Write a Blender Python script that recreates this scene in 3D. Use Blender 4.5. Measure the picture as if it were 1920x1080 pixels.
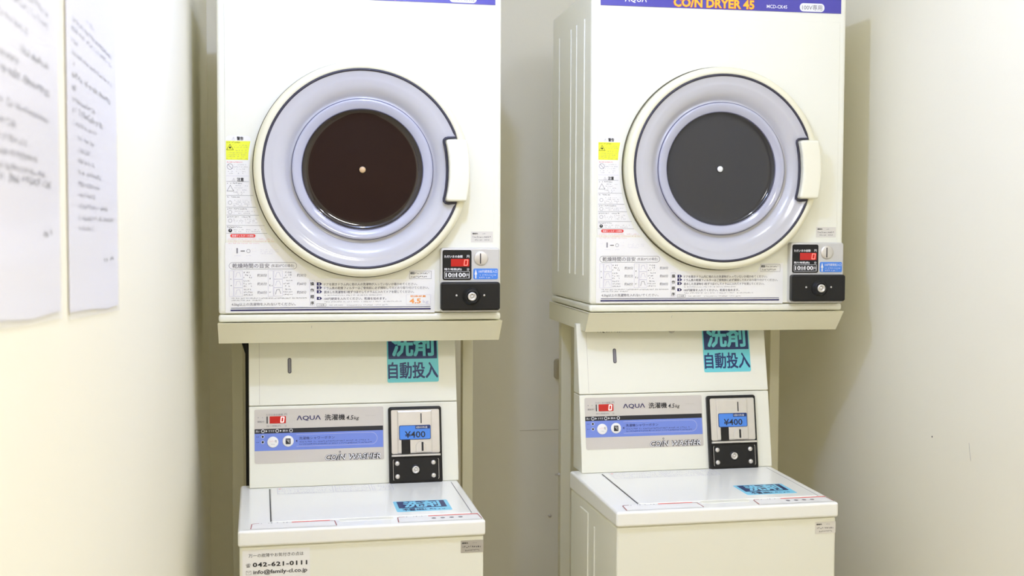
import bpy, bmesh, math, random
from mathutils import Vector, Matrix

# ------------------------------------------------------------------ clean start
for o in list(bpy.data.objects):
    bpy.data.objects.remove(o, do_unlink=True)
SC = bpy.context.scene
COL = SC.collection
EYE = 1.45                      # camera height above the floor (m)

# ------------------------------------------------------------------ camera
F_PX, YAW, PITCH, ROLL = 2239.35, 0.1944, -0.0471, 0.0039
fw = Vector((math.sin(YAW) * math.cos(PITCH), math.cos(YAW) * math.cos(PITCH), math.sin(PITCH)))
rt = Vector((math.cos(YAW), -math.sin(YAW), 0))
up = rt.cross(fw)
rt2 = rt * math.cos(ROLL) + up * math.sin(ROLL)
up2 = up * math.cos(ROLL) - rt * math.sin(ROLL)
cd = bpy.data.cameras.new('camera')
cam = bpy.data.objects.new('camera', cd)
COL.objects.link(cam)
M = Matrix((rt2, up2, -fw)).transposed().to_4x4()
M.translation = Vector((0, 0, EYE))
cam.matrix_world = M
cd.sensor_width = 36
cd.lens = F_PX * 36 / 1920
cd.shift_x = -0.0013
cd.clip_start = 0.05
cd.dof.use_dof = True
cd.dof.focus_distance = 2.72
cd.dof.aperture_fstop = 8.5
SC.camera = cam

# ------------------------------------------------------------------ colour management, world
vs = SC.view_settings
SC.display_settings.display_device = 'sRGB'
vs.view_transform = 'Standard'
vs.look = 'None'
vs.gamma = 1
vs.use_curve_mapping = False
vs.exposure = 0.14
if hasattr(SC, 'cycles'):
    SC.cycles.max_bounces = 20
    SC.cycles.diffuse_bounces = 14
w = bpy.data.worlds.new('world')
SC.world = w
w.use_nodes = True
w.node_tree.nodes['Background'].inputs[0].default_value = (1.0, 0.95, 0.85, 1)
w.node_tree.nodes['Background'].inputs[1].default_value = 0.05

# ------------------------------------------------------------------ room dimensions
XL, XR, YB, YF, ZC = -0.192, 1.470, 3.45, -1.00, 2.42

# ceiling lamps (the light source of each lamp; its fixture is built further down):
# two small cool lamps near the machines and one larger warm lamp nearer the door
COOL, SOFT, WARM = (0.70, 0.87, 1.58), (0.88, 0.94, 1.15), (0.95, 0.965, 1.03)
BULB_R = 0.028
LAMPS = [(0.28, 1.84, 14.0, COOL, 0.0), (0.93, 1.88, 5.2, SOFT, 0.0), (0.64, 0.30, 17.0, WARM, 0.42)]
for lx, ly, pw, lc, lw in LAMPS:
    ld = bpy.data.lights.new('lamp_light', 'AREA' if lw else 'POINT')
    if lw:
        ld.shape = 'SQUARE'
        ld.size = lw
    else:
        ld.shadow_soft_size = BULB_R
    ld.energy = pw
    ld.color = lc
    lo = bpy.data.objects.new('lamp_light', ld)
    lo.location = (lx, ly, ZC - (0.062 if lw else 0.10))
    COL.objects.link(lo)

# ------------------------------------------------------------------ materials
def mat(name, col, rough=0.5, metal=0.0, coat=0.0, noise=0.0, nscale=8.0, bump=0.0, bscale=200.0,
        emit=None, estr=0.0, alpha=1.0, spec=0.5):
    m = bpy.data.materials.new(name)
    m.use_nodes = True
    nt = m.node_tree
    b = nt.nodes['Principled BSDF']
    b.inputs['Base Color'].default_value = (*col, 1)
    b.inputs['Roughness'].default_value = rough
    b.inputs['Metallic'].default_value = metal
    b.inputs['Coat Weight'].default_value = coat
    b.inputs['Coat Roughness'].default_value = 0.08
    b.inputs['Specular IOR Level'].default_value = spec
    b.inputs['Alpha'].default_value = alpha
    if emit:
        b.inputs['Emission Color'].default_value = (*emit, 1)
        b.inputs['Emission Strength'].default_value = estr
    tc = nt.nodes.new('ShaderNodeTexCoord')
    if noise:
        n = nt.nodes.new('ShaderNodeTexNoise')
        n.inputs['Scale'].default_value = nscale
        n.inputs['Detail'].default_value = 4
        nt.links.new(tc.outputs['Object'], n.inputs['Vector'])
        r = nt.nodes.new('ShaderNodeValToRGB')
        r.color_ramp.elements[0].color = (*[c * (1 - noise) for c in col], 1)
        r.color_ramp.elements[1].color = (*[min(1, c * (1 + noise)) for c in col], 1)
        nt.links.new(n.outputs['Fac'], r.inputs['Fac'])
        nt.links.new(r.outputs['Color'], b.inputs['Base Color'])
    if bump:
        n2 = nt.nodes.new('ShaderNodeTexNoise')
        n2.inputs['Scale'].default_value = bscale
        nt.links.new(tc.outputs['Object'], n2.inputs['Vector'])
        bp = nt.nodes.new('ShaderNodeBump')
        bp.inputs['Strength'].default_value = bump
        bp.inputs['Distance'].default_value = 0.002
        nt.links.new(n2.outputs['Fac'], bp.inputs['Height'])
        nt.links.new(bp.outputs['Normal'], b.inputs['Normal'])
    return m

WALL = mat('painted_wall', (0.83, 0.80, 0.665), 0.75, noise=0.015, nscale=2.5, bump=0.08, bscale=120)
CEIL = mat('ceiling_paint', (0.88, 0.865, 0.79), 0.85, noise=0.01)
FLOOR = mat('vinyl_floor', (0.52, 0.455, 0.31), 0.45, noise=0.08, nscale=5)
WOOD = mat('brown_door_veneer', (0.20, 0.09, 0.04), 0.4, noise=0.25, nscale=9)
CREAM = mat('cream_enamel', (0.825, 0.82, 0.705), 0.32, coat=0.25, noise=0.008, nscale=3)
CREAM2 = mat('cream_plastic', (0.80, 0.77, 0.58), 0.38, coat=0.15, noise=0.008, nscale=3)
STANDM = mat('cream_powder_coat', (0.83, 0.80, 0.61), 0.42, noise=0.01, nscale=4, bump=0.03, bscale=500)
HANDLE = mat('ivory_plastic', (0.84, 0.82, 0.66), 0.4, coat=0.1, noise=0.006)
LIDM = mat('white_lid_plastic', (0.88, 0.88, 0.83), 0.28, coat=0.3, noise=0.006)
RUBBER = mat('dark_rubber', (0.035, 0.033, 0.05), 0.5, noise=0.1)
GAPM = mat('shadow_gap_tone', (0.10, 0.09, 0.045), 0.7, noise=0.1)
BOWL = mat('smoky_lilac_plastic', (0.53, 0.525, 0.545), 0.16, coat=0.6, noise=0.01)
RINGM = mat('lilac_ring_plastic', (0.45, 0.455, 0.53), 0.14, coat=0.6, noise=0.01)
GLASS = mat('brown_reflection_glass', (0.017, 0.010, 0.008), 0.05, noise=0.15, nscale=4, coat=0.4)  # brown of the reflected door is put into the base colour
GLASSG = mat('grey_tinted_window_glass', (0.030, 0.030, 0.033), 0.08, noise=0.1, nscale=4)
BOLT = mat('brassy_bolt', (0.62, 0.42, 0.22), 0.35, noise=0.03)
BOLTW = mat('white_bolt', (0.82, 0.82, 0.80), 0.35, noise=0.02)
EDGEL = mat('dark_slate_edge', (0.05, 0.048, 0.11), 0.4, noise=0.05)
SILVER = mat('silver_painted_plastic', (0.62, 0.61, 0.58), 0.38, metal=0.25, noise=0.02, nscale=20)
STEEL = mat('brushed_steel', (0.72, 0.69, 0.64), 0.38, metal=0.65, noise=0.05, nscale=60)
BLACKP = mat('black_plastic', (0.010, 0.0095, 0.009), 0.38, noise=0.1, spec=0.35)
BLACKI = mat('black_ink', (0.015, 0.014, 0.016), 0.6, noise=0.05)
GREYI = mat('grey_ink', (0.22, 0.21, 0.23), 0.6, noise=0.05)
PALEI = mat('pale_lilac_ink', (0.60, 0.58, 0.68), 0.6, noise=0.04)
NAVYI = mat('navy_ink', (0.022, 0.018, 0.10), 0.5, noise=0.05)
REDI = mat('red_ink', (0.75, 0.05, 0.04), 0.5, noise=0.05)
PINKI = mat('faded_red_ink', (0.80, 0.38, 0.38), 0.5, noise=0.05)
ORANGEI = mat('orange_ink', (0.85, 0.33, 0.08), 0.5, noise=0.05)
GOLDI = mat('golden_yellow_ink', (0.95, 0.50, 0.03), 0.45, noise=0.03)
WHITEI = mat('white_ink', (0.85, 0.85, 0.86), 0.5, noise=0.01)
YELLOW = mat('yellow_label', (0.80, 0.83, 0.04), 0.45, noise=0.02)
VIOLET = mat('violet_blue_strip', (0.065, 0.055, 0.36), 0.35, noise=0.04, coat=0.2)
NAVYB = mat('navy_label', (0.012, 0.030, 0.13), 0.4, noise=0.04)
CYAN = mat('turquoise_label', (0.15, 0.60, 0.66), 0.4, noise=0.02)
CYANL = mat('light_cyan_label', (0.22, 0.62, 0.82), 0.4, noise=0.02)
BLUEB = mat('cornflower_blue_panel', (0.17, 0.25, 0.66), 0.4, noise=0.02)
BLUEL = mat('bright_blue_label', (0.07, 0.24, 0.72), 0.35, noise=0.03)
LABEL = mat('white_film_label', (0.84, 0.83, 0.80), 0.4, noise=0.006)
GREYL = mat('grey_foil_label', (0.48, 0.45, 0.39), 0.35, noise=0.03, metal=0.2)
PALEL = mat('pale_foil_label', (0.70, 0.67, 0.60), 0.35, noise=0.02)
NAMEP = mat('pale_grey_nameplate', (0.60, 0.56, 0.50), 0.4, noise=0.01)
REDW = mat('dark_red_display_window', (0.22, 0.008, 0.006), 0.25, emit=(0.8, 0.02, 0.015), estr=0.35, noise=0.02)
DIGIT = mat('lit_red_digit', (0.9, 0.1, 0.08), 0.3, emit=(1.0, 0.20, 0.16), estr=1.1, noise=0.01)
DIGITW = mat('bright_lit_digit', (0.9, 0.4, 0.35), 0.3, emit=(1.0, 0.62, 0.58), estr=1.5, noise=0.01)
PAPER = mat('white_notice_paper', (0.81, 0.80, 0.83), 0.6, noise=0.008, nscale=4)
SLEEVE = mat('clear_plastic_sleeve', (0.80, 0.80, 0.86), 0.12, noise=0.005, alpha=0.16)
DIFF = mat('lamp_diffuser', (0.9, 0.9, 0.9), 0.5, emit=(1, 0.985, 0.97), estr=6.0, noise=0.005)
DIFFW = mat('warm_lamp_diffuser', (0.9, 0.9, 0.85), 0.5, emit=(1, 0.93, 0.70), estr=4.0, noise=0.005)
TAN = mat('tan_patch', (0.46, 0.41, 0.28), 0.6, noise=0.05)
SEAM = mat('wall_seam', (0.52, 0.47, 0.36), 0.8, noise=0.03)
MAROON = mat('maroon_ink', (0.35, 0.06, 0.06), 0.6, noise=0.05)

# ------------------------------------------------------------------ mesh helpers
class Plane:
    """a flat drawing surface: origin, u axis, v axis, outward normal"""
    def __init__(s, o, u, v, n=None):
        s.o, s.u, s.v = Vector(o), Vector(u).normalized(), Vector(v).normalized()
        s.n = Vector(n).normalized() if n else s.u.cross(s.v).normalized()
    def __call__(s, a, b, c=0.0):
        return s.o + s.u * a + s.v * b + s.n * c

_font_cache = {}
def glyphs(body, bold=0.0, shear=0.0, spacing=1.0):
    key = (body, bold, shear, spacing)
    if key in _font_cache:
        return _font_cache[key]
    c = bpy.data.curves.new('lettering', 'FONT')
    c.body, c.size, c.offset, c.shear, c.resolution_u = body, 1.0, bold, shear, 2
    c.space_character = spacing
    o = bpy.data.objects.new('lettering', c)
    COL.objects.link(o)
    dg = bpy.context.evaluated_depsgraph_get()
    me = bpy.data.meshes.new_from_object(o.evaluated_get(dg))
    vv = [v.co.copy() for v in me.vertices]
    ff = [list(p.vertices) for p in me.polygons]
    bpy.data.objects.remove(o, do_unlink=True)
    bpy.data.curves.remove(c)
    bpy.data.meshes.remove(me)
    _font_cache[key] = (vv, ff)
    return vv, ff

SHIFT = {}
class MB:
    def __init__(s):
        s.bm, s.mats = bmesh.new(), []
    def mi(s, m):
        if m not in s.mats:
            s.mats.append(m)
        return s.mats.index(m)
    def face(s, pts, m, smooth=False):
        f = s.bm.faces.new([s.bm.verts.new(Vector(p)) for p in pts])
        f.material_index, f.smooth = s.mi(m), smooth
        return f
    def merge(s, tmp, m, smooth=False):
        i = s.mi(m)
        for f in tmp.faces:
            f.material_index, f.smooth = i, smooth
        me = bpy.data.meshes.new('piece')
        tmp.to_mesh(me)
        tmp.free()
        s.bm.from_mesh(me)
        bpy.data.meshes.remove(me)
    def box(s, x0, x1, y0, y1, z0, z1, m, bev=0.0, seg=2):
        t = bmesh.new()
        bmesh.ops.create_cube(t, size=1)
        for v in t.verts:
            v.co = Vector(((x0 + x1) / 2 + v.co.x * (x1 - x0), (y0 + y1) / 2 + v.co.y * (y1 - y0), (z0 + z1) / 2 + v.co.z * (z1 - z0)))
        if bev:
            bmesh.ops.bevel(t, geom=list(t.edges), offset=bev, segments=seg, profile=0.5, affect='EDGES')
        s.merge(t, m, smooth=False)
    def prism(s, pl, pts, c0, c1, m, bev=0.0, seg=2):
        """polygon pts (a,b) on plane pl, extruded from height c0 to c1 along its normal"""
        t = bmesh.new()
        lo = [t.verts.new(pl(a, b, c0)) for a, b in pts]
        hi = [t.verts.new(pl(a, b, c1)) for a, b in pts]
        n = len(pts)
        t.faces.new(hi)
        t.faces.new(lo[::-1])
        for i in range(n):
            t.faces.new((lo[i], lo[(i + 1) % n], hi[(i + 1) % n], hi[i]))
        bmesh.ops.recalc_face_normals(t, faces=list(t.faces))
        if bev:
            hs = set(hi)
            if bev > 0:
                es = [e for e in t.edges if e.verts[0] in hs and e.verts[1] in hs]
            bmesh.ops.bevel(t, geom=es, offset=bev, segments=seg, profile=0.5, affect='EDGES')
        s.merge(t, m)
    def lathe(s, pl, ca, cb, prof, m, seg=96, closed=False):
        """profile (radius, height along normal) turned about the normal of pl at (ca, cb)"""
        rings = []
        t = bmesh.new()
        for r, h in prof:
            if r < 1e-6:
                rings.append([t.verts.new(pl(ca, cb, h))])
            else:
                rings.append([t.verts.new(pl(ca + r * math.cos(2 * math.pi * k / seg), cb + r * math.sin(2 * math.pi * k / seg), h)) for k in range(seg)])
        prs = list(zip(rings, rings[1:]))
        if closed:
            prs.append((rings[-1], rings[0]))
        for A, B in prs:
            for k in range(seg):
                k2 = (k + 1) % seg
                if len(A) == 1 and len(B) == 1:
                    continue
                if len(B) == 1:
                    t.faces.new((A[k], A[k2], B[0]))
                elif len(A) == 1:
                    t.faces.new((A[0], B[k2], B[k]))
                else:
                    t.faces.new((A[k], A[k2], B[k2], B[k]))
        bmesh.ops.recalc_face_normals(t, faces=list(t.faces))
        s.merge(t, m, smooth=True)
    def tube(s, pts, r, m, seg=10, closed=False, flat=1.0, nrm=None):
        pts = [Vector(p) for p in pts]
        n = len(pts)
        t = bmesh.new()
        rings = []
        for i, p in enumerate(pts):
            a = pts[(i - 1) % n] if closed or i > 0 else p
            b = pts[(i + 1) % n] if closed or i < n - 1 else p
            d = (b - a).normalized()
            ref = Vector(nrm) if nrm else (Vector((0, 0, 1)) if abs(d.z) < 0.9 else Vector((1, 0, 0)))
            e1 = d.cross(ref).normalized()
            e2 = e1.cross(d)
            rings.append([t.verts.new(p + e1 * r * math.cos(2 * math.pi * k / seg) + e2 * r * flat * math.sin(2 * math.pi * k / seg)) for k in range(seg)])
        for i in range(n if closed else n - 1):
            A, B = rings[i], rings[(i + 1) % n]
            for k in range(seg):
                t.faces.new((A[k], A[(k + 1) % seg], B[(k + 1) % seg], B[k]))
        if not closed:
            t.faces.new(rings[0])
            t.faces.new(rings[-1])
        bmesh.ops.recalc_face_normals(t, faces=list(t.faces))
        s.merge(t, m, smooth=True)
    # ---- printing on a plane
    def rect(s, pl, a0, a1, b0, b1, c, m):
        s.face([pl(a0, b0, c), pl(a1, b0, c), pl(a1, b1, c), pl(a0, b1, c)], m)
    def poly(s, pl, pts, c, m):
        s.face([pl(a, b, c) for a, b in pts], m)
    def disc(s, pl, a, b, r, c, m, n=24, r_in=0.0):
        P = [(math.cos(2 * math.pi * k / n), math.sin(2 * math.pi * k / n)) for k in range(n)]
        if not r_in:
            s.face([pl(a + x * r, b + y * r, c) for x, y in P], m)
        else:
            for k in range(n):
                (x, y), (x2, y2) = P[k], P[(k + 1) % n]
                s.face([pl(a + x * r_in, b + y * r_in, c), pl(a + x * r, b + y * r, c), pl(a + x2 * r, b + y2 * r, c), pl(a + x2 * r_in, b + y2 * r_in, c)], m)
    def line(s, pl, pts, wd, c, m, closed=False):
        n = len(pts)
        for i in range(n if closed else n - 1):
            p, q = Vector(pts[i]), Vector(pts[(i + 1) % n])
            d = (q - p)
            if d.length < 1e-9:
                continue
            d.normalize()
            k = Vector((-d.y, d.x)) * wd / 2
            e = d * wd / 2
            s.face([pl(*(p - e - k), c), pl(*(q + e - k), c), pl(*(q + e + k), c), pl(*(p - e + k), c)], m)
    def text(s, pl, body, a0, a1, b0, b1, c, m, bold=0.0, shear=0.0, spacing=1.0, keep=False):
        """lettering fitted to the box a0..a1 by b0..b1"""
        cjk = any(ord(ch) > 0x2E80 for ch in body)
        vv, ff = glyphs(body, 0.0 if cjk else bold, shear, spacing)
        if not vv:
            return
        x0, x1 = min(v.x for v in vv), max(v.x for v in vv)
        y0, y1 = min(v.y for v in vv), max(v.y for v in vv)
        d = 0.0
        if cjk and bold:                      # heavier strokes: print the glyphs several times, slightly moved
            d = bold * (b1 - b0)
            a0, a1, b0, b1 = a0 + d, a1 - d, b0 + d, b1 - d
        sx, sy = (a1 - a0) / max(1e-6, x1 - x0), (b1 - b0) / max(1e-6, y1 - y0)
        i = s.mi(m)
        shifts = [(0, 0)] if not d else [(d, d), (-d, d), (d, -d), (-d, -d)]
        if bold > .02 and d:
            shifts += [(0, 0), (d, 0), (-d, 0), (0, d), (0, -d)]
        for q, (ox, oy) in enumerate(shifts):
            bv = [s.bm.verts.new(pl(a0 + ox + (v.x - x0) * sx, b0 + oy + (v.y - y0) * sy, c + q * 6e-6)) for v in vv]
            for f in ff:
                try:
                    nf = s.bm.faces.new([bv[k] for k in f])
                    nf.material_index = i
                except ValueError:
                    pass
    def zero(s, pl, a0, a1, b0, b1, wd, c, m, sl=0.12):
        """a seven-segment 0"""
        k = (b1 - b0) * sl
        bm_ = (b0 + b1) / 2
        g = wd * 0.35
        L = lambda a, b_: (a + k * (b_ - bm_) / (b1 - b0), b_)
        for p, q in (((a0 + g, b1), (a1 - g, b1)), ((a0 + g, b0), (a1 - g, b0)), ((a0, bm_ + g), (a0, b1 - g)), ((a0, b0 + g), (a0, bm_ - g)), ((a1, bm_ + g), (a1, b1 - g)), ((a1, b0 + g), (a1, bm_ - g))):
            s.line(pl, [L(*p), L(*q)], wd, c, m)
    def marks(s, pl, a0, a1, b, h, c, m, seed=1, dens=0.72):
        """a row of small print too fine to read: irregular short dashes"""
        R = random.Random(seed)
        a = a0
        while a < a1:
            wd = h * R.uniform(0.6, 0.95)
            if R.random() < dens and a + wd <= a1:
                for _ in range(R.choice((2, 3, 3, 4))):
                    if R.random() < 0.5:
                        y = b + h * R.uniform(0.0, 0.8)
                        l0 = R.uniform(0, 0.4) * wd
                        s.rect(pl, a + l0, a + l0 + R.uniform(0.4, 0.6) * wd, y, y + h * 0.23, c, m)
                    else:
                        x = a + wd * R.uniform(0.05, 0.8)
                        y = b + h * R.uniform(0.0, 0.4)
                        s.rect(pl, x, x + wd * 0.22, y, y + h * R.uniform(0.35, 0.6), c, m)
            a += wd + h * 0.18
    def build(s, name, parent=None, sub=None):
        me = bpy.data.meshes.new(name)
        if sub is None:
            sub = SHIFT.get(parent.name, (0, 0, 0)) if parent else (0, 0, 0)
        sub = Vector(sub)
        for v in s.bm.verts:
            v.co -= sub
        s.bm.to_mesh(me)
        s.bm.free()
        for m in s.mats:
            me.materials.append(m)
        o = bpy.data.objects.new(name, me)
        COL.objects.link(o)
        if parent:
            o.parent = parent
        SHIFT[o.name] = sub
        return o

def rrect(a0, a1, b0, b1, r, n=5):
    P = []
    for ca, cb, t0 in ((a1 - r, b0 + r, -90), (a1 - r, b1 - r, 0), (a0 + r, b1 - r, 90), (a0 + r, b0 + r, 180)):
        for k in range(n + 1):
            t = math.radians(t0 + 90 * k / n)
            P.append((ca + r * math.cos(t), cb + r * math.sin(t)))
    return P

def interp(x, tab):
    if x <= tab[0][0]:
        (x0, y0), (x1, y1) = tab[0], tab[1]
    else:
        for (x0, y0), (x1, y1) in zip(tab, tab[1:]):
            if x <= x1:
                break
    return y0 + (y1 - y0) * (x - x0) / (x1 - x0)

def empty(name, label, cat, loc, rz=0.0, group=None):
    o = bpy.data.objects.new(name, None)
    o.empty_display_size = 0.1
    COL.objects.link(o)
    o.location = loc
    o.rotation_euler = (0, 0, rz)
    o['label'], o['category'] = label, cat
    if group:
        o['group'] = group
    return o

def tag(o, label, cat, group=None):
    o['label'], o['category'] = label, cat
    if group:
        o['group'] = group
    return o

def structure(o, label=None, cat=None):
    o['kind'] = 'structure'
    if label:
        o['label'] = label
    if cat:
        o['category'] = cat
    return o

def copy_tree(o, parent=None):
    c = o.copy()
    COL.objects.link(c)
    if parent:
        c.parent = parent
    for ch in [k for k in bpy.data.objects if k.parent == o]:
        copy_tree(ch, c)
    return c

def kid(root, name):
    for o in bpy.data.objects:
        if o.parent == root and o.name.split('.')[0] == name:
            return o

def local_loc(corner, a, lx, ly, lz=0.0):
    c, s = math.cos(a), math.sin(a)
    return (corner[0] + c * lx - s * ly, corner[1] + s * lx + c * ly, corner[2] + lz)

# ------------------------------------------------------------------ the room
def slab(name, x0, x1, y0, y1, z0, z1, m, label, cat):
    b = MB()
    b.box(x0, x1, y0, y1, z0, z1, m)
    return structure(b.build(name), label, cat)

T = 0.1
slab('floor', XL - T, XR + T, YF - T, YB + T, -T, 0, FLOOR, 'beige vinyl floor of the narrow laundry room', 'floor')
slab('ceiling', XL - T, XR + T, YF - T, YB + T, ZC, ZC + T, CEIL, 'pale painted ceiling of the laundry room', 'ceiling')
wl = slab('wall_left', XL - T, XL, YF, YB, 0, ZC, WALL, 'cream wall that carries the paper notices', 'wall')
wr = slab('wall_right', XR, XR + T, YF, YB, 0, ZC, WALL, 'bare cream wall beside the dryer without an orange sticker', 'wall')
slab('wall_back', XL - T, XR + T, YB, YB + T, 0, ZC, WALL, 'cream wall behind the laundry machines', 'wall')
# front wall (behind the photographer) with a doorway and a brown door
DX0, DX1, DH = 0.10, 0.86, 2.0
b = MB()
b.box(XL - T, DX0, YF - T, YF, 0, ZC, WALL)
b.box(DX1, XR + T, YF - T, YF, 0, ZC, WALL)
b.box(DX0, DX1, YF - T, YF, DH, ZC, WALL)
structure(b.build('wall_front'), 'cream wall with the doorway facing the machines', 'wall')
b = MB()
b.box(DX0 + 0.004, DX1 - 0.004, YF - 0.06, YF - 0.02, 0.006, DH - 0.004, WOOD, 0.003)
for zz in ((0.15, 0.9), (1.05, 1.85)):
    b.box(DX0 + 0.12, DX1 - 0.12, YF - 0.022, YF - 0.014, zz[0], zz[1], WOOD, 0.006)
d1 = structure(b.build('door_1'), 'brown wooden panelled door facing the machines', 'door')
b = MB()
b.tube([(DX0 + 0.07, YF - 0.02, 1.0), (DX0 + 0.07, YF + 0.03, 1.0), (DX0 + 0.17, YF + 0.035, 1.0)], 0.009, STEEL)
b.build('door_handle', d1)

# small marks on the right wall: a pinhole and a light scratch
b = MB()
pw_ = Plane((XR - 0.0004, 0, 0), (0, -1, 0), (0, 0, 1), (-1, 0, 0))
b.disc(pw_, -2.484, EYE - 0.466, 0.0022, 0, BLACKI, 10)
b.line(pw_, [(-2.335, EYE - 0.455), (-2.332, EYE - 0.473), (-2.327, EYE - 0.492)], 0.0009, 0, GREYI)
b.build('scuff_mark', wr)

# thin seam on the back wall
b = MB()
b.box(0.70, 0.84, YB - 0.0010, YB, EYE - 0.5902, EYE - 0.5888, SEAM)
structure(b.build('trim_1'), 'thin horizontal seam on the back wall', 'trim')

# ------------------------------------------------------------------ ceiling lamps
for i, (lx, ly, pw, lc, lw) in enumerate(LAMPS):
    t = empty('ceiling_light', ['bare bright cool bulb on the ceiling nearer the wall with notices', 'bare softer bulb on the ceiling nearer the bare wall', 'large square warm ceiling light nearer the brown door'][i],
              'light', (lx, ly, ZC))
    if lw:
        hw = lw / 2
        b = MB()
        b.box(-hw - 0.02, -hw, -hw - 0.02, hw + 0.02, -0.05, 0, CEIL, 0.003)
        b.box(hw, hw + 0.02, -hw - 0.02, hw + 0.02, -0.05, 0, CEIL, 0.003)
        b.box(-hw, hw, -hw - 0.02, -hw, -0.05, 0, CEIL, 0.003)
        b.box(-hw, hw, hw, hw + 0.02, -0.05, 0, CEIL, 0.003)
        b.build('frame', t)
        b = MB()
        b.box(-hw, hw, -hw, hw, -0.045, -0.005, DIFFW)
        b.build('diffuser', t)
    else:
        t['group'] = 'bare bulbs on the ceiling'
        DP = Plane((0, 0, 0), (1, 0, 0), (0, 1, 0), (0, 0, 1))
        b = MB()
        b.lathe(DP, 0, 0, [(0, -.0005), (.045, -.0005), (.045, -.010), (.036, -.018), (0, -.018)], CEIL, 32)
        b.build('ceiling_rose', t)
        b = MB()
        b.lathe(DP, 0, 0, [(0, -.018), (.016, -.018), (.018, -.050), (.014, -.066), (0, -.066)], WHITEI, 24)
        b.build('lamp_holder', t)

# ------------------------------------------------------------------ coin dryer
DW, DD, DHT = 0.634, 0.4537, 0.765
TX = [(410, 0), (423, .0178), (470, .0716), (575, .1919), (604, .2262), (724, .3696), (782, .44), (807, .4705), (881, .5617), (932, .6252), (939, .634)]
TZ = [(255, .4118), (262, .4036), (300, .3601), (330, .3242), (437, .1987), (492, .134), (507, .1163), (558, .0549), (577, .0336), (590, .0185)]
def fx(x):
    return interp(x, TX)
def fz(y, x=430):
    return interp(y, TZ) - (x - 430) * 1e-5

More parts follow.
